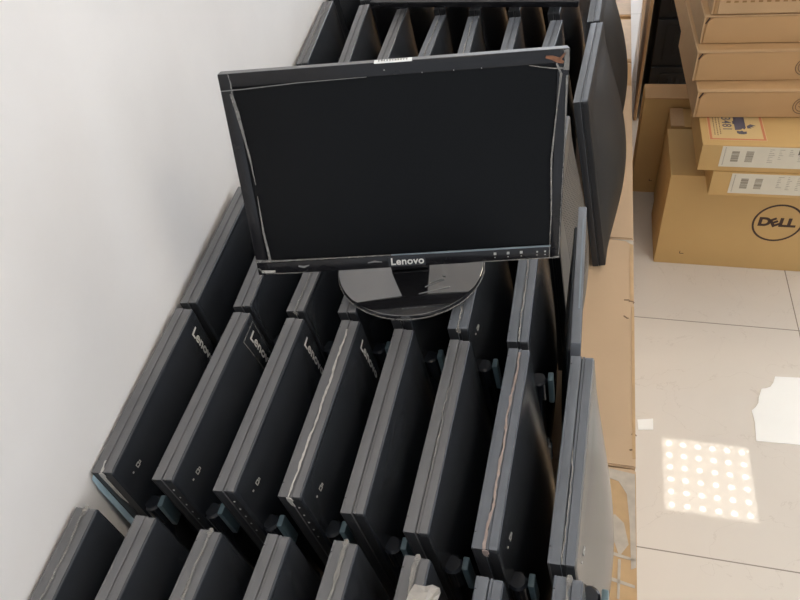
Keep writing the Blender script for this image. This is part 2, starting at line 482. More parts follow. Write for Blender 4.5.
# blue film at the foot of the one by the wall, clear tape rectangle on the second one
bm = bm_new()
for v in poly_prism(bm, [(-.1515, .452), (-.157, .450), (-.1595, .43), (-.1605, .30), (-.1605, .06), (-.1515, .05)], .0006, .0013):
    v.co = Vector((v.co.z, v.co.x, v.co.y))
obj('protective_film', bm, M['film_blue'], amons[0])['label'] = 'blue protective film edge'
bm = bm_new()
def _surf(y, z, Lm=.303, H=.4575): return T + .030 * (max(0, math.sin(PI * (y + Lm / 2 - .01) / (Lm - .02))) * max(0, math.sin(PI * (z - .01) / (H - .02)))) ** .75
def _laid(y0, y1, z0, z1):
    n = 8
    for k in range(n):
        for v in box(bm, -.001, .0007, y0 + (y1 - y0) * k / n, y0 + (y1 - y0) * (k + 1) / n, z0, z1): v.co.x += _surf(v.co.y, v.co.z)
for z in (.4575 - .014,): _laid(.098, .143, z - .0005, z + .0005)
for y in (.098, .143):
    for k in range(10): _laid(y - .0005, y + .0005, .3645 + .0079 * k, .3645 + .0079 * (k + 1))
obj('clear_tape', bm, M['film_clear'], amons[1])

# front row: far end of each top strip -> near end
B = [(-.562, .303, 5.5), (-.4795, .307, 2.5), (-.389, .304, 0.5), (-.304, .3135, .5), (-.2225, .3195, 0), (-.1365, .317, -1), (-.0535, .308, -1.5), (.029, .3235, -2)]
bl = ['front-row black monitor on edge touching the wall at the lower left',
      'front-row black monitor on edge, second from the wall, with a clean plain seam',
      'front-row black monitor on edge, third from the wall, torn film tuft at its corner',
      'front-row black monitor on edge, fourth from the wall, with a plain seam',
      'front-row black monitor on edge, fifth from the wall, with pale film along its seam',
      'front-row black monitor on edge with a lump of torn white plastic lying on it',
      'front-row black monitor on edge directly left of the outermost, only its tip showing',
      'front-row outermost black monitor on edge, tip beside the taped carton']
bopt = [dict(film=('film_clear', .3, 1, .0026, .006), lean=4), {}, dict(film=('film_clear', .55, 1, .0030, .008)), {}, dict(film=('film_clear', .2, .99, .005, .006)),
        dict(film=('film_clear', .3, .99, .006, .006)), dict(bezel='bezel_cool'), dict(bezel='bezel_cool', film=('film_clear', .6, 1, .0035, .006))]
for (x, y, rz), lb, op in zip(B, bl, bopt):
    kw = dict(lean=7.5); kw.update(op)
    a = math.radians(rz)
    stored_monitor(lb, GB, (x + math.sin(a) * .303, y - math.cos(a) * .303), rz, **kw)

# third row
C = [(-.597, .665, 5.7), (-.5035, .670, 5.4), (-.4115, .6705, 1.5), (-.3275, .678, 1.2), (-.2395, .672, 1), (-.151, .666, 0), (-.061, .6505, .7)]
cl = ['third-row black monitor on edge against the white wall, left of the standing monitor',
      'third-row black monitor on edge under the lower left corner of the standing monitor',
      'third-row black monitor on edge, third from the wall, with flaky film specks on its seam',
      'third-row black monitor on edge poking out under the left of the round base',
      'third-row black monitor on edge beneath the middle of the round base, only its end showing',
      'third-row black monitor on edge under the right of the round base, lock mark on back',
      'third-row black monitor on edge below the button marks of the standing monitor']
copt = [dict(lean=5), {}, dict(film=('film_clear', 0, .35, .0022, .006)), {}, {}, dict(lock=True, bezel='bezel_cool', film=('film_clear', 0, .14, .0028, .008)), dict(bezel='bezel_cool', lean=5, bump=.021, film=('film_clear', 0, .6, .002, 0))]
for (x, y, rz), lb, op in zip(C, cl, copt):
    kw = dict(lean=7.5, Lm=.325); kw.update(op)
    stored_monitor(lb, GC, (x, y), rz, **kw)
# slim one at the end of the third row, turned the other way: its screen looks over the cartons
def slim_monitor():
    th = math.radians(2.5); Lm, H = .317, .4565
    e = empty('computer_monitor', (.018 + .0200, .818, .4860), (0, -th, math.radians(.7)))
    tag(e, 'slim black monitor on edge with slate blue tape on its rim, outermost in row', 'monitor', GC)
    bm = bm_new(); box(bm, -.0075, .0065, -Lm / 2, Lm / 2, 0, H, .0015)
    obj('front_bezel', bm, M['bezel_cool'], e, True)
    bm = bm_new(); box(bm, .0064, .0071, -Lm / 2 + .02, Lm / 2 - .015, .015, H - .015); obj('screen', bm, M['screen_store'], e)
    me = shell_mesh(Lm - .03, H - .05, .010, x0=.0, edge=.006, power=.6)
    me.transform(Matrix.Translation((-.0075, 0, .02)) @ Matrix.Rotation(PI, 4, 'Z'))
    link('rear_shell', me, M['shell'], e)
    bm = bm_new(); box(bm, .0005, .0030, -.09, .125, H, H + .0006); obj('edge_tape', bm, M['film_slate'], e)
slim_monitor()

# single one behind the standing monitor, only its perforated shell shows
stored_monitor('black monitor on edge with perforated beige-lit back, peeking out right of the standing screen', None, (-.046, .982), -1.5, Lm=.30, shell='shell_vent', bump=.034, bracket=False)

for x, y in ((-.500, 1.016), (-.412, 1.012), (-.325, 1.012), (-.235, 1.010), (-.142, 1.008)):  # unseen monitors, added to block light and keep this gap dark
    stored_monitor('black monitor on edge wholly hidden behind the standing monitor', 'monitors on edge hidden by the standing monitor', (x, y), 1, Lm=.32, bracket=False)

# row behind the standing monitor: bigger monitors
D = [(-.744, 1.900, 7.7), (-.6265, 1.873, 7.0), (-.507, 1.84, 3.8), (-.3895, 1.7925, .8), (-.298, 1.783, 2.0), (-.188, 1.7725, 0), (-.0815, 1.7505, -3.5), (.0185, 1.731, -3.3)]
dl = ['black monitor on edge at the wall, behind the upper left of the standing monitor',
      'black monitor on edge behind the standing screen, second from the wall in its row',
      'black monitor on edge behind the left end of the white sticker on the standing screen',
      'black monitor on edge behind the right end of the white sticker on the standing screen',
      'black monitor on edge behind the standing screen, fifth from the wall in its row',
      'black monitor on edge behind the standing screen, sixth from the wall in its row',
      'black monitor on edge behind the orange-scrap corner of the standing screen',
      'large black monitor on edge right of the standing screen, dark swollen back fully visible']
for k, ((x, y, rz), lb) in enumerate(zip(D, dl)):
    a = math.radians(rz); Lm = .395
    stored_monitor(lb, GD, (x + math.sin(a) * Lm, y - math.cos(a) * Lm), rz, Lm=Lm, lean=10 if k == 7 else (6 if k == 0 else 8), bump=.050 if k == 7 else .034, H=.4605 if k == 7 else .4575,
                   shell='shell_dark' if k == 7 else 'shell', bezel='bezel_cool' if k > 2 else 'bezel', bracket=k != 7,
                   film=('film_clear', .1, .9, .003, 0) if k in (0, 3, 4) else None)
# farthest row
E_ = [(-.738, 1.925, 6.6), (-.634, 1.905, 6.0), (-.522, 1.872, 4), (-.402, 1.83, 2), (-.302, 1.82, 1), (-.196, 1.81, 0), (-.092, 1.79, -2), (.009, 1.742, -2)]  # the middle ones are unseen, added as dark fill under the flat monitor
E_ += [(x - math.sin(math.radians(r)) * .402, y + .404, r) for x, y, r in E_[:7]]  # unseen row added beyond, keeps light out of the gaps in front
el = ['farthest black monitor on edge by the wall, near tip just inside the top picture edge',
      'farthest-row black monitor on edge, second from the wall, near end at the top edge'] + \
     ['black monitor on edge hidden in the dark beneath the flat-lying monitor'] * 5 + \
     ['farthest-row black monitor on edge at the carton side, cut by the top picture edge'] + \
     ['black monitor on edge hidden behind the flat-lying monitor, beyond the farthest row'] * 7
for k, ((x, y, rz), lb) in enumerate(zip(E_, el)):
    g = GE if k in (0, 1, 7) else ('monitors on edge beneath the flat-lying monitor' if k < 7 else 'monitors on edge beyond the flat-lying monitor')
    last = k == 7
    stored_monitor(lb, g, (x, y), rz, Lm=.395, lean=9 if last else 8, bump=.05 if last else .034, shell='shell_dark' if last else 'shell', bezel='bezel_cool' if last else 'bezel', bracket=False)

# ------------------------------------------------------------------ monitor lying flat on top of the far rows
e = tag(empty('computer_monitor', (-.300, 1.945, .9515), (0, 0, math.radians(-2.2))), 'black monitor lying flat on top of the far row at the top picture edge', 'monitor')
bm = bm_new(); box(bm, -.276, .276, -.168, .168, .013, .028, .002); obj('front_bezel', bm, M['gloss'], e, True)
bm = bm_new(); box(bm, -.262, .262, -.150, .154, .0275, .0286); obj('screen', bm, M['screen'], e)
me = shell_mesh(.32, .53, .012, x0=.0, edge=.003, power=.6)
me.transform(Matrix.Translation((.265, 0, .0155)) @ frame((0, 0, 0), (0, 0, -1), (0, 1, 0), (-1, 0, 0)))
link('rear_shell', me, M['shell'], e)

# ------------------------------------------------------------------ the standing monitor
X = Vector((.4425, .1045, -.0145)).normalized(); Z = Vector((-.005, .0715, .291)); Z = (Z - X * Z.dot(X)).normalized(); Y = Z.cross(X)
BL = Vector((-.4465, .6605, 1.0235))
W_, H_ = .4455, .2925
root = empty('computer_monitor', (-.2465, .781, .9465), (0, 0, math.radians(13.3)))
tag(root, 'black widescreen monitor standing upright on its round glossy base atop the stored monitors', 'monitor')
inv = (Matrix.Translation(root.location) @ Matrix.Rotation(math.radians(13.3), 4, 'Z')).inverted()
HM = inv @ frame(BL, X, Y, Z)                  # head frame: x to the right, y into the monitor, z up, origin lower left front corner
def head(name, bm, material, parent=root, smooth=False):
    o = obj(name, bm, material, parent, smooth); o.data.transform(HM); return o
bm = bm_new()
sx0, sx1, sz0, sz1 = .0170, W_ - .0150, .0195, H_ - .0170
box(bm, 0, sx0, 0, .016, 0, H_, .0016); box(bm, sx1, W_, 0, .016, 0, H_, .0016)
box(bm, sx0 - .002, sx1 + .002, .0, .016, 0, sz0, .0012); box(bm, sx0 - .002, sx1 + .002, .0, .016, sz1, H_, .0012)
bez = head('front_bezel', bm, M['gloss'], smooth=True)
bm = bm_new(); box(bm, .001, W_ - .001, .0004, .016, H_ - .0008, H_ + .0002); head('top_rim', bm, M['bezel'], smooth=False)
bm = bm_new(); box(bm, sx0 - .003, sx1 + .003, .0028, .012, sz0 - .003, sz1 + .003); head('screen', bm, M['screen'])
me = shell_mesh(W_ - .004, H_ - .004, .028, x0=.0, edge=.012, power=.6)
me.transform(HM @ frame((W_ / 2, .016, .002), (0, 1, 0), (-1, 0, 0), (0, 0, 1)))
rsh = link('rear_shell', me, M['shell'], root)
# maker plate and lettering on the lower rim
bm = bm_new(); box(bm, W_ / 2 - .027, W_ / 2 + .027, -.0008, .002, .0015, .0185, .0005, 1); plate = head('name_plate', bm, M['shell'])
lt = text_mesh('Lenovo', .0158, .0004, .018, 1.05); lt.transform(HM @ frame((W_ / 2 + .0005, -.0013, .0098), (1, 0, 0), (0, 0, 1), (0, -1, 0)))
link('logo_lettering', lt, M['print'], plate)
for k, dx in enumerate((.092, .073, .054, .031, .0195)):
    bm = bm_new(); xx = W_ - dx - .002
    s = .0019 if k < 3 else .0011
    box(bm, xx - s, xx + s, -.0006, .001, .0108, .0108 + 2 * s); box(bm, xx - .0007, xx + .0007, -.0006, .001, .0062, .0074)
    head('button_icon', bm, M['print_dim'], bez)
bm = bm_new(); box(bm, .212, .214, -.0006, .001, H_ - .0105, H_ - .009)
for xx in (.30, .26, .335): box(bm, xx, xx + .0012, -.0006, .001, H_ - .0168, H_ - .0155)
head('dust_speck', bm, M['print_grey'], bez)
# remains of the clear film: edges round the rim
def film_line(name, pts, w, mt, y=-.0011):
    bm = bm_new()
    prev = None
    for i, (x, z) in enumerate(pts):
        j = min(i + 1, len(pts) - 1); i0 = max(i - 1, 0)
        d = Vector((pts[j][0] - pts[i0][0], pts[j][1] - pts[i0][1])).normalized(); n = Vector((-d.y, d.x))
        ww = (w[i] if isinstance(w, (list, tuple)) else w) / 2
        a = [bm.verts.new((x + n.x * ww, y, z + n.y * ww)), bm.verts.new((x - n.x * ww, y, z - n.y * ww)), bm.verts.new((x - n.x * ww, y + .0016, z - n.y * ww)), bm.verts.new((x + n.x * ww, y + .0016, z + n.y * ww))]
        if prev:
            for k in range(4): bm.faces.new((prev[k], prev[(k + 1) % 4], a[(k + 1) % 4], a[k]))
        else: bm.faces.new(a)
        prev = a
    bm.faces.new(prev[::-1])
    return head(name, bm, M[mt], bez)
film_line('torn_film', [(.0135, H_ - .025), (.0165, H_ - .05), (.019, H_ - .08), (.0215, H_ - .115), (.022, H_ - .15)], [.004, .0045, .003, .002, .0008], 'film_clear')
film_line('torn_film', [(.014, H_ - .0), (.0155, H_ - .012), (.0145, H_ - .026)], [.001, .0014, .002], 'film_clear')
film_line('torn_film', [(.001, H_ - .021), (.03, H_ - .0205), (.10, H_ - .0175), (.19, H_ - .0165)], [.001, .001, .0008, .0005], 'print_grey')
film_line('torn_film', [(.0215, .125), (.020, .07), (.022, .023)], [.0008, .0026, .0035], 'film_clear')
film_line('torn_film', [(.0, .024), (.03, .0225), (.12, .0215), (.20, .021)], [.005, .0022, .0014, .001], 'film_clear')
film_line('torn_film', [(.20, .021), (.30, .0205), (.41, .0205), (W_ - .014, .0205)], [.0012, .0024, .0020, .0022], 'film_slate')
film_line('torn_film', [(.0015, .012), (.012, .003), (.03, .0015), (.07, .001)], [.002, .0016, .0012, .0008], 'film_clear')
film_line('torn_film', [(.006, .006), (.026, .0055)], [.004, .003], 'film')
film_line('torn_film', [(W_ - .0155, .022), (W_ - .0150, .07), (W_ - .018, .15), (W_ - .0135, .22), (W_ - .010, .262), (W_ - .0165, .276)], [.0008, .0016, .0022, .0014, .0030, .0022], 'film_clear')
film_line('torn_film', [(W_ - .0025, .26), (W_ - .0015, .18), (W_ - .002, .08), (W_ - .002, .004)], [.003, .0012, .0010, .0012], 'film_clear')
film_line('torn_film', [(W_ - .0155, .0205), (W_ - .0155, .010), (W_ - .0150, .001)], [.0012, .0010, .0014], 'film_clear')
film_line('torn_film', [(W_ - .13, .0012), (W_ - .07, .0012), (W_ - .012, .0012), (W_ - .001, .002)], [.0006, .0012, .0016, .003], 'film_clear')
film_line('torn_film', [(W_ - .004, H_ - .026), (W_ - .0035, H_ - .012), (W_ - .005, H_ - .001)], [.007, .006, .007], 'film_clear')
film_line('tape_scrap', [(W_ - .030, H_ - .0085), (W_ - .022, H_ - .0100), (W_ - .014, H_ - .0135), (W_ - .008, H_ - .0165)], [.003, .005, .0065, .003], 'rust')
film_line('tape_scrap', [(W_ - .006, H_ - .005), (W_ - .010, H_ - .010), (W_ - .016, H_ - .016)], [.002, .003, .001], 'rust')
film_line('torn_film', [(W_ - .05, H_ - .0175), (W_ - .02, H_ - .023), (W_ - .006, H_ - .0235)], [.0007, .0012, .002], 'film_clear')
film_line('scuff', [(.062, .012), (.070, .010), (.078, .0125)], [.002, .003, .001], 'print_grey')
film_line('scuff', [(.165, .0105), (.175, .012), (.186, .0105)], [.001, .0022, .0006], 'print_grey')
# white sticker on the upper edge
bm = bm_new(); box(bm, .201, .249, -.0004, .0125, H_ + .0001, H_ + .0007); box(bm, .201, .249, -.0009, .0002, H_ - .0012, H_ + .0007)
stk = head('white_sticker', bm, M['paper'])
bm = bm_new()
for k in range(11): box(bm, .206 + .0035 * k, .2078 + .0035 * k + random.uniform(0, .0008), .0085, .0105, H_ + .0004, H_ + .0010)
for k in range(11): box(bm, .206 + .0035 * k, .2078 + .0035 * k + random.uniform(0, .0008), .002, .0065, H_ + .0004, H_ + .0009)
head('sticker_print', bm, M['print_grey'], stk)
# stand: round glossy base, neck
bm = bm_new()
lathe(bm, [(0, 0), (.109, 0), (.1172, .0025), (.1185, .006), (.1175, .0095), (.1166, .0120), (.1152, .0126), (0, .0126)], 96)
base = obj('stand_base', bm, M['basegloss'], root, 40)
bm = bm_new(); lathe(bm, [(.1179, .0055), (.1189, .0055), (.1189, .0068), (.1179, .0072), (.1179, .0055)], 96); obj('film_edge', bm, M['film_clear'], base)
bm = bm_new()
for (x0, y0, x1, y1, w) in ((.022, -.058, .052, -.044, .0012), (.012, -.072, .060, -.062, .0008), (.030, -.05, .048, -.043, .0009), (.05, -.035, .055, -.038, .0008)):
    d = Vector((x1 - x0, y1 - y0)); L_ = d.length; a = math.atan2(d.y, d.x)
    box(bm, 0, L_, -w / 2, w / 2, .0126, .0138, mtx=Matrix.Translation((x0, y0, 0)) @ Matrix.Rotation(a, 4, 'Z'))
n0 = None
obj('scratch', bm, M['print_grey'], base)
bm = bm_new(); box(bm, -.031, .031, -.012, .012, .012, .19, .005, 3)
neck = obj('stand_neck', bm, M['gloss'], root, 40)
# stand the neck up behind the head: lean it back along the head
nb = inv @ (BL + X * (W_ / 2) + Y * .062); nb.z = 0
neck.data.transform(Matrix.Translation((nb.x, nb.y + .004, 0)) @ Matrix.Rotation(math.radians(-8), 4, 'X'))

# ------------------------------------------------------------------ torn plastic on the front row
bm = bm_new(); cx, cy = -.117, .262
outline = [(-.022, .012), (-.018, .024), (-.004, .026), (.004, .030), (.014, .027), (.017, .019), (.014, .010), (.021, .004), (.024, -.010), (.012, -.022), (-.006, -.026), (-.020, -.016), (-.024, -.002)]
cen = bm.verts.new((0, 0, .010)); cb = bm.verts.new((0, 0, .003))
rt = [bm.verts.new((p[0], p[1], random.uniform(.002, .012))) for p in outline]
mid = [bm.verts.new((p[0] * .55, p[1] * .55, random.uniform(.005, .016))) for p in outline]
rb = [bm.verts.new((v.co.x, v.co.y, v.co.z - .0012)) for v in rt]; mb = [bm.verts.new((v.co.x, v.co.y, v.co.z - .0012)) for v in mid]
n = len(outline)
for k in range(n):
    q = (k + 1) % n
    bm.faces.new((rt[k], rt[q], mid[q], mid[k])); bm.faces.new((mid[k], mid[q], cen))
    bm.faces.new((rb[q], rb[k], mb[k], mb[q])); bm.faces.new((mb[q], mb[k], cb)); bm.faces.new((rt[q], rt[k], rb[k], rb[q]))
o = obj('torn_plastic_wrap', bm, M['scrap']); o.location = (cx, cy, .942); o.scale = (.85, .85, .85)
tag(o, 'crumpled scrap of torn white plastic wrap on a front-row monitor edge', 'plastic scrap')

# ------------------------------------------------------------------ cartons carrying the stored monitors
XR = .160
def wall_x(y): return -.583 - .112 * (y - .301)
def platform_carton(y0, y1, label, material='card_pale', zt=.485):
    e = tag(empty('cardboard_carton', ((wall_x(y0) + XR) / 2, (y0 + y1) / 2, 0)), label, 'carton', 'cartons carrying the stored monitors')
    l = e.location; bm = bm_new()
    xl = max(wall_x(y0), wall_x(y1)) + .012
    xl0, xl1 = wall_x(y0) + .01, wall_x(y1) + .01
    pts = [(xl0 - l.x, y0 - l.y), (XR - l.x, y0 - l.y), (XR - l.x, y1 - l.y), (xl1 - l.x, y1 - l.y)]
    vs = poly_prism(bm, pts, 0, zt)
    bmesh.ops.bevel(bm, geom=list(bm.edges), offset=.003, segments=2, affect='EDGES')
    obj('box_body', bm, M[material], e, True)
    return e
def plate(e, name, x0, x1, y0, y1, material, z=.485, h=.0008, jag=None):
    l = e.location; bm = bm_new()
    if jag:
        pts = [(p[0] - l.x, p[1] - l.y) for p in jag]
    else: pts = [(x0 - l.x, y0 - l.y), (x1 - l.x, y0 - l.y), (x1 - l.x, y1 - l.y), (x0 - l.x, y1 - l.y)]
    poly_prism(bm, pts, z, z + h)
    return obj(name, bm, M[material], e)
c1 = platform_carton(-.30, .757, 'taped cardboard carton nearest the viewer, white torn residue along its top edge', 'card_pale')
plate(c1, 'packing_tape', .096, .1595, .0, .745, 'tape')
def blotch(e, pts, name='torn_residue'): plate(e, name, 0, 0, 0, 0, 'residue', z=.4858, h=.0006, jag=pts)
blotch(c1, [(.098, .752), (.158, .745), (.1585, .56), (.150, .555), (.148, .64), (.143, .70), (.128, .725), (.098, .733)])
blotch(c1, [(.106, .645), (.122, .655), (.138, .64), (.146, .60), (.130, .575), (.122, .60), (.112, .60)])
blotch(c1, [(.105, .585), (.156, .575), (.156, .571), (.128, .574), (.105, .58)])
blotch(c1, [(.128, .57), (.133, .57), (.131, .50), (.127, .50)])
blotch(c1, [(.106, .538), (.156, .528), (.156, .523), (.106, .531)])
c2 = platform_carton(.760, 1.449, 'plain pale cardboard carton in the middle, beside the floor scrap of white paper', 'card_pale')
plate(c2, 'packing_tape', .150, .1585, 1.22, 1.43, 'tape')
plate(c2, 'packing_tape', .1535, .1597, .78, 1.20, 'tape')
blotch(c2, [(.105, 1.447), (.159, 1.445), (.159, 1.428), (.150, 1.432), (.142, 1.440)])
def marks(e, pts):
    bm = bm_new(); l = e.location
    for (x, y, a, s) in pts:
        box(bm, -s, s, -.0015, .0015, .4846, .4857, mtx=Matrix.Translation((x - l.x, y - l.y, 0)) @ Matrix.Rotation(a, 4, 'Z'))
        box(bm, -s * .5, s * .5, -.001, .001, .4846, .4858, mtx=Matrix.Translation((x - l.x + s, y - l.y - .004, 0)) @ Matrix.Rotation(a + 1.1, 4, 'Z'))
    obj('staple_marks', bm, M['ink_soft'], e)
marks(c2, [(.143, 1.222, .1, .006), (.154, 1.218, -.1, .005), (.140, 1.165, -.7, .005), (.152, .80, .3, .004), (.155, .84, 1.2, .005)])
c3 = platform_carton(1.453, 2.452, 'far cardboard carton with a closed flap seam beside the dark swollen monitor back', 'card_pale')
plate(c3, 'torn_tape', .118, .158, 2.28, 2.44, 'card_lap')
c4 = platform_carton(2.456, 2.833, 'orange-taped cardboard carton at the top picture edge, next to last in its line', 'card_lap')
plate(c4, 'packing_tape', .10, .159, 2.48, 2.82, 'tape')
c5 = platform_carton(2.85, 3.50, 'farthest cardboard carton in the line under the monitors, with dusty brown tape', 'card_lap')
plate(c5, 'packing_tape', .10, .159, 2.87, 3.3, 'tape')

# ------------------------------------------------------------------ cartons on the floor at the right
def carton(label, x0, x1, y0, y1, z0, z1, material, name='cardboard_carton', group=None, bev=.004, rz=0):
    cx, cy = (x0 + x1) / 2, (y0 + y1) / 2
    e = tag(empty(name, (cx, cy, z0), (0, 0, rz)), label, 'carton', group)
    bm = bm_new(); box(bm, x0 - cx, x1 - cx, y0 - cy, y1 - cy, 0, z1 - z0, bev); obj('box_body', bm, M[material], e, True)
    e['dims'] = 0; del e['dims']
    return e, (x1 - x0) / 2, (y1 - y0) / 2, z1 - z0
def corner_mark(e, x, y, z, s=.011):
    bm = bm_new(); box(bm, x, x + .0022, y - .0006, y + .002, z, z + s); box(bm, x, x + s * 1.3, y - .0006, y + .002, z, z + .0022)
    obj('corner_mark', bm, M['ink'], e)
GF = 'brown cartons standing on the tiled floor'
dell, hx, hy, hz = carton('golden brown carton with an oval emblem, carrying the stacked flat boxes', .291, .93, 1.921, 2.200, 0, .370, 'card_dell', group=GF)
corner_mark(dell, -hx + .078, -hy, .048)
bm = bm_new()                                   # oval emblem ring
cx, cz, ra, rb_, w = .641 - (.291 + .93) / 2, .201, .0715, .0715, .0062
seg = 72; r1 = []; 
for k in range(seg):
    a = 2 * PI * k / seg
    r1.append([bm.verts.new((cx + (ra + s * w / 2) * math.cos(a), -hy + yy, cz + (rb_ + s * w / 2) * math.sin(a))) for s, yy in ((-1, .001), (1, .001), (1, -.0007), (-1, -.0007))])
for k in range(seg):
    a, b = r1[k], r1[(k + 1) % seg]
    for q in range(4): bm.faces.new((a[q], a[(q + 1) % 4], b[(q + 1) % 4], b[q]))
emb = obj('emblem_ring', bm, M['ink'], dell)
for ch, dx, sz, rot in (('D', -.039, .045, 0), ('E', -.010, .042, .55), ('L', .016, .045, 0), ('L', .040, .045, 0)):
    me = text_mesh(ch, sz, .0004, .05); me.transform(Matrix.Scale(1.12, 4, (1, 0, 0)))
    me.transform(frame((cx + dx, -hy - .0006, cz + (.002 if ch != 'E' else .001)), (1, 0, 0), (0, 0, 1), (0, -1, 0)) @ Matrix.Rotation(rot, 4, 'Z'))
    link('emblem_letter', me, M['ink'], emb)
carton2, *_ = carton('brown carton squeezed behind the emblem carton, its top showing left of the stack', .302, .93, 2.206, 2.328, 0, .374, 'card_dell', group=GF)
bm = bm_new(); box(bm, -.314, -.27, -.06, .06, .3735, .3765); obj('top_flap', bm, M['card'], carton2)
third, hx, hy, hz = carton('tall brown carton with a small corner mark behind, next to the monitor platform', .214, .80, 2.337, 2.44, 0, .405, 'card_dell', group=GF)
corner_mark(third, -hx + .063, -hy, .055, .009)
bm = bm_new(); box(bm, -hx + .002, hx - .002, -hy - .001, hy, .404, .409, .001, 1); obj('top_flap', bm, M['card_lap'], third)
bm = bm_new(); box(bm, -hx + .16, hx - .002, -hy - .006, -hy - .001, .33, .409, .001, 1); obj('front_flap', bm, M['card_lap'], third)

# flat boxes stacked on the emblem carton
GL = 'flat boxes stacked on the emblem carton'
def flat_box(label, x0, y0, y1, z0, z1, material='card_lap', x1=.93, lid=True, rz=0):
    e, hx, hy, hz = carton(label, x0, x1, y0, y1, z0, z1, material, 'flat_box', GL, .0025)
    a = math.radians(rz); e.rotation_euler.z = a       # turned about its front left corner
    fl = Vector((-hx, -hy, 0)); e.location = e.location + fl - Matrix.Rotation(a, 3, 'Z') @ fl
    if lid:                                     # double-wall side, tucked front with a finger notch
        bm = bm_new(); box(bm, -hx - .004, -hx + .001, -hy - .0035, hy, .0015, hz - .001, .001, 1); obj('side_wall', bm, M['card'], e)
        bm = bm_new(); 
        vs = poly_prism(bm, [(-hx + .004, .003), (hx, .003), (hx, hz - .004), (-hx + .022, hz - .004), (-hx + .012, hz - .012), (-hx + .006, hz - .022)], 0, .003)
        m = frame((0, -hy - .0005, 0), (1, 0, 0), (0, 0, 1), (0, -1, 0))
        for v in vs: v.co = m @ v.co
        obj('tuck_flap', bm, M[material], e)
        bm = bm_new(); box(bm, -hx - .002, hx, -hy - .004, -hy + .012, hz - .003, hz + .0002, .001, 1); obj('lid_edge', bm, M['card'], e)
        bm = bm_new(); box(bm, -.002, .002, -.0012, .0014, -.010, .010, .0008, 1, Matrix.Translation((-hx + .007, -hy - .0028, hz - .013)) @ Matrix.Rotation(.5, 4, 'Y')); obj('finger_notch', bm, M['ink'], e)
    return e, hx, hy, hz
def shipping_label(e, hx, hy, hz, x0, z0, z1):
    bm = bm_new(); x1 = hx - .02
    box(bm, x0, x1, -hy - .0008, -hy + .001, z0, z1); lab = obj('white_label', bm, M['label'], e)
    bm = bm_new()
    for cx0 in (x0 + .028, x0 + .066):
        for k in range(9):
            zz = z0 + .018 + k * (z1 - z0 - .032) / 9
            box(bm, cx0, cx0 + .020, -hy - .0012, -hy, zz, zz + .0018 + .0022 * random.random())
    obj('barcode', bm, M['label_ink'], lab)
    bm = bm_new()
    for k in range(16):
        zz = z0 + .006 + k * .0038
        if zz < z1 - .004: box(bm, x0 + .008, x0 + .0105, -hy - .0012, -hy, zz, zz + .002)
    for col in range(9):
        xx = x0 + .125 + col * .026
        for k in range(random.randint(4, 9)):
            zz = z1 - .008 - k * .006
            if zz > z0 + .006: box(bm, xx, xx + random.uniform(.004, .016), -hy - .0011, -hy, zz, zz + .0012)
    obj('small_print', bm, M['label_ink'], lab)
    bm = bm_new()
    for xx in (x0 + .20, x0 + .235): box(bm, xx, xx + .004, -hy - .0012, -hy, z1 - .022, z1 - .006)
    obj('bold_print', bm, M['label_dark'], lab)
l1 = flat_box('lowest flat box of the stack, barcode label on its front, on the emblem carton', .391, 1.823, 2.13, .3705, .4530, 'card_dell', lid=False)
shipping_label(*l1, .444 - (.391 + .93) / 2, .011, .080)
l2 = flat_box('flat box with a barcode label and a red-bordered battery sticker on its top', .346, 1.829, 2.14, .4535, .5405, 'card_dell', lid=False)
shipping_label(*l2, .401 - (.346 + .93) / 2, .016, .084)
l3 = flat_box('third flat box up, its front directly above the red-bordered battery sticker', .331, 1.979, 2.46, .541, .6275, rz=2.0)
l4 = flat_box('fourth flat box up, between the box over the sticker and the notched box', .317, 2.040, 2.72, .628, .7185, rz=2.2)
l5 = flat_box('fifth flat box up, with a plain front just under the topmost box', .324, 2.092, 2.72, .719, .8015, rz=1.8)
l6 = flat_box('topmost flat box of the stack, with a row of slits along its front', .340, 2.098, 2.72, .802, .905, rz=1.0)
e, hx, hy, hz = l6
bm = bm_new()
for k in range(24): box(bm, -hx + .03 + k * .021, -hx + .041 + k * .021, -hy - .0068, -hy - .005, .036, .041)
obj('flap_slits', bm, M['card_edge'], e)
bm = bm_new(); box(bm, -hx + .012, hx, -hy - .006, -hy - .002, .004, .05, .001, 1); obj('folded_flap', bm, M['card'], e)
for (e, hx, hy, hz), xr in ((l3, .610), (l4, .598)):     # faint round scribbled mark on two fronts
    bm = bm_new(); cx = xr - e.location.x; cz = hz * .47
    for rr in (.025, .018):
        for k in range(40):
            a, b = 2 * PI * k / 40, 2 * PI * (k + 1) / 40
            pa = Vector((cx + rr * math.cos(a), 0, cz + rr * math.sin(a))); pb = Vector((cx + rr * math.cos(b), 0, cz + rr * math.sin(b)))
            d = pb - pa
            box(bm, 0, d.length, -.0008, .0008, -.0011, .0011, mtx=Matrix.Translation((pa.x, -hy - .0042, pa.z)) @ Matrix.Rotation(-math.atan2(d.z, d.x), 4, 'Y'))
    for k in range(3):
        box(bm, -.012, .012, -.0008, .0008, -.0011, .0011, mtx=Matrix.Translation((cx, -hy - .0042, cz - .008 + .008 * k)) @ Matrix.Rotation(.6, 4, 'Y'))
    obj('round_mark', bm, M['ink_soft'], e)
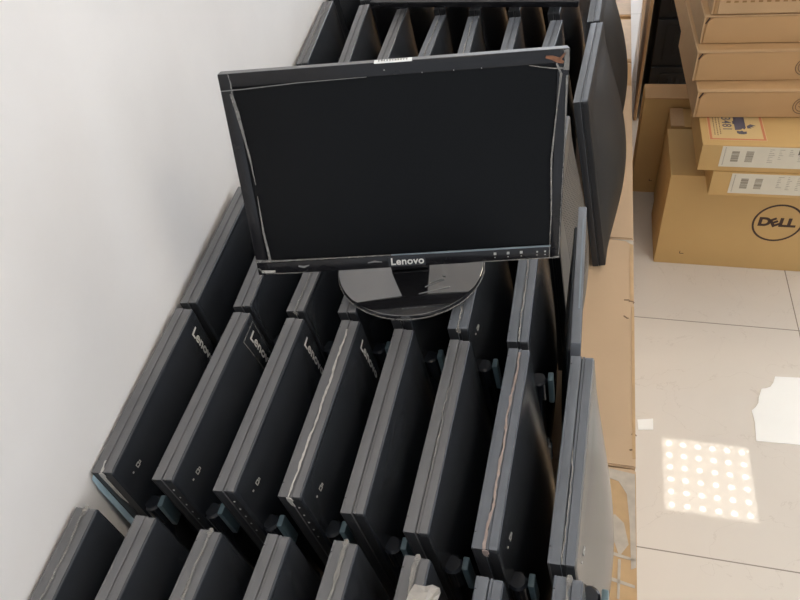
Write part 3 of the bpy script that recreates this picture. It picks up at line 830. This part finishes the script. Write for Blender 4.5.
# battery sticker on the second flat box (turned a quarter)
e, hx, hy, hz = l2
ox, oy = e.location.x, e.location.y
zt = hz
def flat(name, x0, x1, y0, y1, z, m, par=e):
    bm = bm_new(); box(bm, x0 - ox, x1 - ox, y0 - oy, y1 - oy, zt - .001, zt + z); return obj(name, bm, M[m], par)
st = flat('battery_sticker', .366, .520, 1.856, 2.020, .0005, 'stick_cream')
bm = bm_new(); x0, x1, y0, y1, w = .368 - ox, .518 - ox, 1.858 - oy, 2.018 - oy, .0065
for a in ((x0, x1, y0, y0 + w), (x0, x1, y1 - w, y1), (x0, x0 + w, y0 + w, y1 - w), (x1 - w, x1, y0 + w, y1 - w)): box(bm, *a, zt - .0005, zt + .0009)
obj('red_border', bm, M['stick_red'], st)
tm = text_mesh('UN3481', .036, .0003, .004, 1.08); un = text_mesh('UN', .036, .0003, .004, 1.08)
xs_ = [v.co.x for v in tm.vertices]; ux = [v.co.x for v in un.vertices]
tm.transform(Matrix.Translation((-(min(xs_) + max(ux) - min(ux) + .001), 0, 0))); tm.transform(frame((.4185 - ox, 1.987 - oy, zt + .0007), (0, -1, 0), (1, 0, 0), (0, 0, 1))); link('un_number', tm, M['stick_blue'], st)
bm = bm_new()
for k in range(3):
    yy = 2.0
    while yy > 1.885:
        L_ = random.uniform(.004, .009); box(bm, .382 + k * .008 - ox, .3845 + k * .008 - ox, yy - L_ - oy, yy - oy, zt - .0005, zt + .0008); yy -= L_ + .003
obj('small_print', bm, M['ink_soft'], st)
bm = bm_new()
def quad(pts): poly_prism(bm, [(p[0] - ox, p[1] - oy) for p in pts], zt - .0005, zt + .0009)
quad([(.440, 1.985), (.470, 1.985), (.470, 1.925), (.4655, 1.915), (.462, 1.922), (.456, 1.914), (.440, 1.912)])
quad([(.436, 1.962), (.441, 1.962), (.441, 1.945), (.436, 1.945)])
quad([(.444, 1.908), (.452, 1.905), (.458, 1.909), (.463, 1.902), (.470, 1.905), (.470, 1.893), (.461, 1.889), (.450, 1.890), (.444, 1.895)])
quad([(.474, 1.935), (.484, 1.945), (.498, 1.937), (.488, 1.934), (.492, 1.928), (.482, 1.930), (.485, 1.922), (.474, 1.922)])
obj('battery_symbol', bm, M['stick_blue'], st)

# cardboard sheet and black cases at the back
bm = bm_new(); box(bm, -.006, .006, 0, 1.40, 0, .72, .002, 1)
o = obj('cardboard_sheet', bm, M['card']); o.location = (.236, 2.88, .0); o.rotation_euler.z = math.radians(-2.6)
tag(o, 'brown cardboard sheet standing upright on the floor beside the black cases', 'cardboard')
GK = 'black cases stacked behind the cartons'
for k, (z0, z1, lb, dy) in enumerate(((0, .25, 'lowest black equipment case of the shadowed stack behind the cartons', 0), (.251, .45, 'middle black equipment case with a raised panel, between the two others', .01), (.451, .70, 'upper black equipment case of the shadowed stack, bright latch on its front', .02))):
    e = tag(empty('equipment_case', (.525, 3.09 + dy, z0)), lb, 'case', GK)
    bm = bm_new(); box(bm, -.255, .255, -.20, .20, 0, z1 - z0, .008); obj('case_body', bm, M['black_case'], e, True)
    bm = bm_new(); box(bm, -.215, .215, -.206, -.198, .025, z1 - z0 - .025, .004, 2); pn = obj('front_panel', bm, M['black_case'], e, True)
    bm = bm_new()
    for q in range(7): box(bm, -.18 + q * .03, -.165 + q * .03, -.209, -.204, .05, z1 - z0 - .045, .001, 1)
    obj('raised_ribs', bm, M['black_case'], pn)
    if k == 2:
        bm = bm_new(); box(bm, -.155, -.115, -.212, -.204, .070, .088, .002, 2); obj('latch', bm, M['steel'], e, True)

# ------------------------------------------------------------------ paper on the floor
bm = bm_new()
poly_prism(bm, [(.541, 1.206), (.70, 1.212), (.82, 1.222), (.83, 1.44), (.688, 1.449), (.62, 1.444), (.612, 1.42), (.602, 1.403), (.59, 1.396), (.577, 1.392), (.566, 1.36), (.562, 1.338), (.553, 1.322), (.541, 1.308), (.5445, 1.27)], 0.0005, .0022)
tag(obj('torn_paper', bm, M['paper']), 'large torn sheet of bright white paper lying on the tiles at the right edge', 'paper')
bm = bm_new(); poly_prism(bm, [(.230, 1.229), (.273, 1.239), (.2725, 1.201), (.232, 1.194)], .0005, .002)
tag(obj('paper_scrap', bm, M['paper']), 'small white paper scrap on the tiles beside the carton edge', 'paper')

# ------------------------------------------------------------------ the room
bm = bm_new(); box(bm, -2.2, 5.2, -3.2, 8.2, -.08, 0); struct(obj('floor', bm, M['floor']))
ang = math.atan(.112)
bm = bm_new(); box(bm, -.12, 0, -3.6, 8.4, 0, 2.8)
w = struct(obj('wall_left', bm, M['wall'])); w.location = (wall_x(0), 0, 0); w.rotation_euler = (0, 0, ang)
bm = bm_new(); box(bm, -2.2, 5.2, -3.2, 8.2, 2.802, 2.90); struct(obj('ceiling', bm, M['ceil']))
for ix in (0, 1):
    for iy in (-2, -1, 0, 1, 2):
        e = tag(empty('ceiling_light', (1.083 + 2.4 * ix, 2.843 + 2.4 * iy, 2.80)), 'square ceiling panel of thirty-six small lamps, seen mirrored in the polished floor', 'ceiling light', 'lamp panels in the ceiling')
        bm = bm_new(); box(bm, -.298, .298, -.298, .298, -.008, -.002); obj('lamp_panel', bm, M['panel'], e)
        bm = bm_new()
        for a in ((-.303, .303, -.303, -.298), (-.303, .303, .298, .303), (-.303, -.298, -.298, .298), (.298, .303, -.298, .298)): box(bm, *a, -.011, .001)
        obj('lamp_frame', bm, M['lampframe'], e)

# ------------------------------------------------------------------ daylight and camera
wd = bpy.data.worlds.new('daylight'); scene.world = wd; wd.use_nodes = True
wn, wl = wd.node_tree.nodes, wd.node_tree.links
bg = wn['Background']; bg.inputs[0].default_value = (.91, .97, 1.05, 1)
wt = wn.new('ShaderNodeTexCoord'); wx = wn.new('ShaderNodeSeparateXYZ'); wl.new(wt.outputs['Generated'], wx.inputs[0])
wm = wn.new('ShaderNodeMapRange'); wm.interpolation_type = 'SMOOTHSTEP'
wm.inputs['From Min'].default_value = -.6; wm.inputs['From Max'].default_value = .6
wm.inputs['To Min'].default_value = .60; wm.inputs['To Max'].default_value = 1.5
wl.new(wx.outputs[1], wm.inputs['Value']); wl.new(wm.outputs[0], bg.inputs[1])

cam = bpy.data.cameras.new('camera'); co = bpy.data.objects.new('camera', cam); COL.objects.link(co)
cam.sensor_width = 36; cam.lens = 36 * 676 / 800; cam.clip_start = .02
R_ = Vector((.9679153, .22635941, -.10909352)); D_ = Vector((.08436492, -.70170297, -.70745706)); F_ = Vector((-.23669081, .67555485, -.69828583))
co.matrix_world = frame((0, 0, 1.68), R_, -D_, -F_)
scene.camera = co

vs = scene.view_settings
vs.view_transform = 'Standard'; vs.look = 'None'; vs.exposure = 0.66; vs.gamma = 1; vs.use_curve_mapping = False
